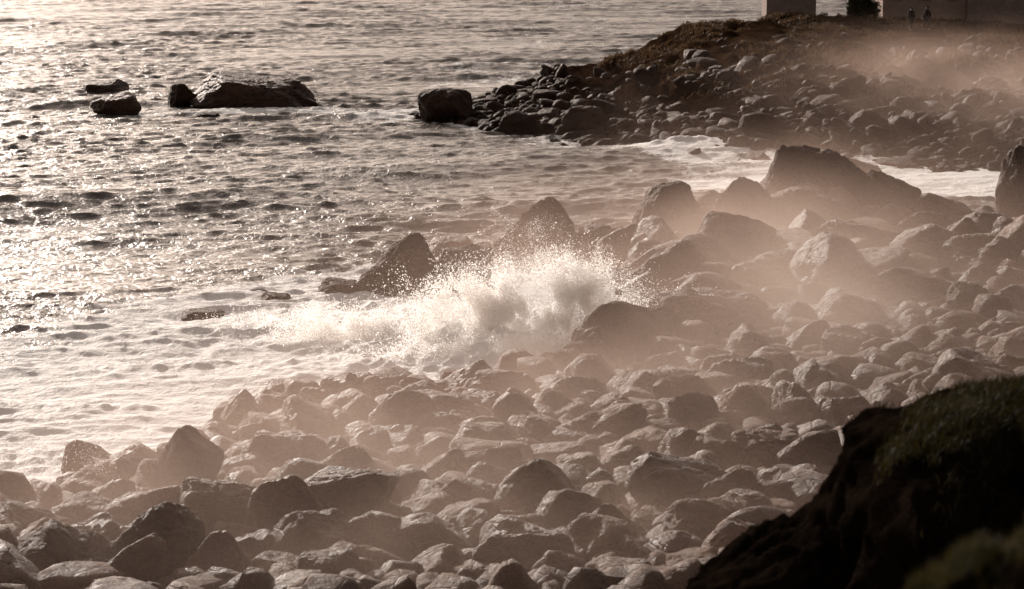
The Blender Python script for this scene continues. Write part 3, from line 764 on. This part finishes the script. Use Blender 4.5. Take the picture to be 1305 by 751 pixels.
house(977, 1040, 205.5, tz1(22.9, 206)-0.35, 4.0, 3.4, M_STONE, "small grey stone hut on the headland top", 1)
zz = tz1(33, 204)
house(1125, 1232, 204, zz-0.45, 5.0, 3.6, M_STONED, "long brown stone cottage on the headland top", 3)
a_ = at_y(1232, 10, 203)[0]
add_obj("stone_wall", box_me("stone_wall", 10.0, 0.6, 2.3, 0.08), M_STONE, label="brown dry stone wall beside the long cottage", category="wall",
        loc=(a_+5.0, 203.2, zz-0.5))

# ------------------------------------------------------------------ bush
def bush(px_, y_, w, h):
    x_ = at_y(px_, 20, y_)[0]; zb = tz1(x_, y_)
    e = bpy.data.objects.new("bush", None); COL.objects.link(e); e.location = (x_, y_, zb-0.05)
    e["label"] = "dense dark rounded shrub on the headland top"; e["category"] = "bush"
    bm = bmesh.new()
    for k in range(7):
        a2 = k*0.9; r1_ = 0.06
        m_ = Matrix.Translation((math.cos(a2)*0.25, math.sin(a2)*0.25, h*0.3)) @ Matrix.Rotation(0.35, 4, Vector((-math.sin(a2), math.cos(a2), 0)))
        bmesh.ops.create_cone(bm, segments=7, radius1=r1_, radius2=0.02, depth=h*0.65, matrix=m_)
    me = bpy.data.meshes.new("trunk"); bm.to_mesh(me); bm.free(); add_obj("trunk", me, M_WOOD, parent=e)
    cl = []
    for k in range(44):
        d = rng.normal(size=3); d /= np.linalg.norm(d); d[2] = abs(d[2])*1.0
        q = rng.uniform(0.35, 0.9)
        cl.append((d[0]*w/2*q, d[1]*w/2*q, 0.22*h+d[2]*h*0.65*q, rng.uniform(0.3, 0.5)))
    V = []
    for c_ in cl:
        n_ = 150; g = rng.normal(0, 0.5, (n_, 3))*c_[3]
        for gg in g:
            p0 = np.array(c_[:3])+gg; p0[2] = max(p0[2], 0.05)
            a1 = rng.normal(size=3)*0.07; a2_ = rng.normal(size=3)*0.05
            V += [p0-a1, p0+a2_, p0+a1, p0-a2_]
    V = np.array(V); F = np.arange(len(V)).reshape(-1, 4)
    add_obj("crown", mk_mesh("crown", V, F, False), M_LEAF, parent=e)
M_LEAF = grass_mat("dark_leaves", (0.02, 0.018, 0.010), (0.05, 0.04, 0.02))
bush(1098, 203, 2.9, 2.6)

# ------------------------------------------------------------------ people
M_SKIN = flat("skin", (0.35, 0.2, 0.15), 0.5); M_CL1 = flat("dark_jacket", (0.010, 0.008, 0.008), 1.0); M_CL2 = flat("dark_trousers", (0.008, 0.007, 0.007), 1.0); M_HAIR = flat("dark_hair", (0.02, 0.014, 0.01), 0.6)
def skin_obj(name, vs, es, rs, mat, root=0, sub=2, parent=None):
    me = bpy.data.meshes.new(name); me.from_pydata(vs, es, []); me.update()
    ob = add_obj(name, me, mat, parent=parent)
    md = ob.modifiers.new("Skin", 'SKIN'); md.use_smooth_shade = True
    sv = me.skin_vertices[0].data
    for i, r in enumerate(rs): sv[i].radius = r if isinstance(r, tuple) else (r, r); sv[i].use_root = (i == root)
    s = ob.modifiers.new("Sub", 'SUBSURF'); s.levels = sub; s.render_levels = sub
    return ob
def person(g, head_deg, stride, label, sc=1.0):
    s = stride
    J = {'pelvis': (0,0,.95), 'waist': (0,0,1.08), 'chest': (0,.01,1.30), 'neck': (0,.0,1.46), 'nk2': (0,.015,1.53), 'head': (0,.02,1.61), 'crown': (0,.01,1.70),
         'face': (0,.055,1.61), 'nose': (0,.10,1.60)}
    R_ = {'pelvis': (.15,.11), 'waist': (.135,.10), 'chest': (.16,.11), 'neck': .06, 'nk2': .055, 'head': (.078,.09), 'crown': .06, 'face': .05, 'nose': .014}
    E = [('pelvis','waist'),('waist','chest'),('chest','neck'),('neck','nk2'),('nk2','head'),('head','crown'),('head','face'),('face','nose')]
    for sd_, nm in ((-1,'l'),(1,'r')):
        st = s*sd_
        J.update({nm+'hip': (.09*sd_,0,.90), nm+'knee': (.10*sd_, st*.22+.03,.50), nm+'ank': (.10*sd_, st*.38-.02,.09), nm+'toe': (.12*sd_, st*.38+.16,.03),
                  nm+'sh': (.18*sd_,0,1.41), nm+'elb': (.24*sd_,-st*.14-.03,1.13), nm+'wri': (.25*sd_,-st*.24+.06,.89), nm+'palm': (.25*sd_,-st*.27+.08,.82)})
        R_.update({nm+'hip': .09, nm+'knee': .058, nm+'ank': .042, nm+'toe': (.045,.03), nm+'sh': .06, nm+'elb': .042, nm+'wri': .028, nm+'palm': (.024,.04)})
        E += [('pelvis',nm+'hip'),(nm+'hip',nm+'knee'),(nm+'knee',nm+'ank'),(nm+'ank',nm+'toe'),('chest',nm+'sh'),(nm+'sh',nm+'elb'),(nm+'elb',nm+'wri'),(nm+'wri',nm+'palm')]
        pw_ = J[nm+'palm']
        for fi in range(4):
            oy = (fi-1.5)*.02; ln_ = (.07,.08,.075,.06)[fi]
            J[nm+'f%da' % fi] = (pw_[0], pw_[1]+oy, pw_[2]-.04); J[nm+'f%db' % fi] = (pw_[0]-.015*sd_, pw_[1]+oy, pw_[2]-.04-ln_)
            R_[nm+'f%da' % fi] = .009; R_[nm+'f%db' % fi] = .007
            E += [(nm+'palm', nm+'f%da' % fi), (nm+'f%da' % fi, nm+'f%db' % fi)]
        J[nm+'th'] = (pw_[0], pw_[1]+.055, pw_[2]-.02); R_[nm+'th'] = .009; E.append((nm+'palm', nm+'th'))
    ks = list(J); ix = {k_: i for i, k_ in enumerate(ks)}
    body = skin_obj("person", [J[k_] for k_ in ks], [(ix[a1], ix[b1]) for a1, b1 in E], [R_[k_] for k_ in ks], M_SKIN)
    def part(name, keys, edges, grow, mat):
        id2 = {k_: i for i, k_ in enumerate(keys)}
        rr = []
        for k_ in keys:
            q = R_[k_]; q = q if isinstance(q, tuple) else (q, q); rr.append((q[0]+grow, q[1]+grow))
        return skin_obj(name, [J[k_] for k_ in keys], [(id2[a1], id2[b1]) for a1, b1 in edges], rr, mat, parent=body)
    kk = ['pelvis','waist','chest','neck','lsh','lelb','lwri','rsh','relb','rwri']
    part("jacket", kk, [('pelvis','waist'),('waist','chest'),('chest','neck'),('chest','lsh'),('lsh','lelb'),('lelb','lwri'),('chest','rsh'),('rsh','relb'),('relb','rwri')], .05, M_CL1)
    kk = ['pelvis','lhip','lknee','lank','rhip','rknee','rank']
    part("trousers", kk, [('pelvis','lhip'),('lhip','lknee'),('lknee','lank'),('pelvis','rhip'),('rhip','rknee'),('rknee','rank')], .04, M_CL2)
    skin_obj("hair", [(0,-.01,1.64),(0,-.02,1.70),(0,-.03,1.58)], [(0,1),(0,2)], [(.088,.09),(.07,.075),(.07,.06)], M_HAIR, parent=body)
    body.location = (g[0], g[1], g[2]-0.01); body.rotation_euler = (0, 0, math.radians(head_deg)); body.scale = (sc,)*3
    body["label"] = label; body["category"] = "person"
person(PEOPLE[0], 30, 0.35, "person in dark jacket and trousers standing on headland grass", 1.06)
person(PEOPLE[1], 60, 0.8, "person in dark clothes walking across the headland grass", 1.10)

# ------------------------------------------------------------------ light
EL, AZ = math.radians(20), math.radians(-25.5)
sv = Vector((math.sin(AZ)*math.cos(EL), math.cos(AZ)*math.cos(EL), math.sin(EL)))
sd_ = bpy.data.lights.new("sun", 'SUN'); sd_.energy = 5.0; sd_.angle = math.radians(0.6); sd_.color = (1.0, 0.88, 0.79)
so = bpy.data.objects.new("sun", sd_); so.rotation_euler = sv.to_track_quat('Z', 'Y').to_euler(); so.location = (-60, 100, 80); COL.objects.link(so)
w = bpy.data.worlds.new("World"); scene.world = w; w.use_nodes = True
nt = NT(w.node_tree); nt.n.clear()
out = nt.node('ShaderNodeOutputWorld'); bg = nt.node('ShaderNodeBackground'); sky = nt.node('ShaderNodeTexSky', sky_type='NISHITA')
sky.sun_disc = False; sky.sun_elevation = EL; sky.sun_rotation = AZ; sky.dust_density = 4.0; sky.air_density = 1.0
hs = nt.node('ShaderNodeHueSaturation'); hs.inputs['Saturation'].default_value = 0.3; nt.l.new(sky.outputs[0], hs.inputs['Color'])
nt.l.new(nt.mix(1.0, hs.outputs[0], (1.0, 0.85, 0.76), 'MULTIPLY'), bg.inputs[0]); bg.inputs[1].default_value = 0.10
nt.l.new(bg.outputs[0], out.inputs[0])
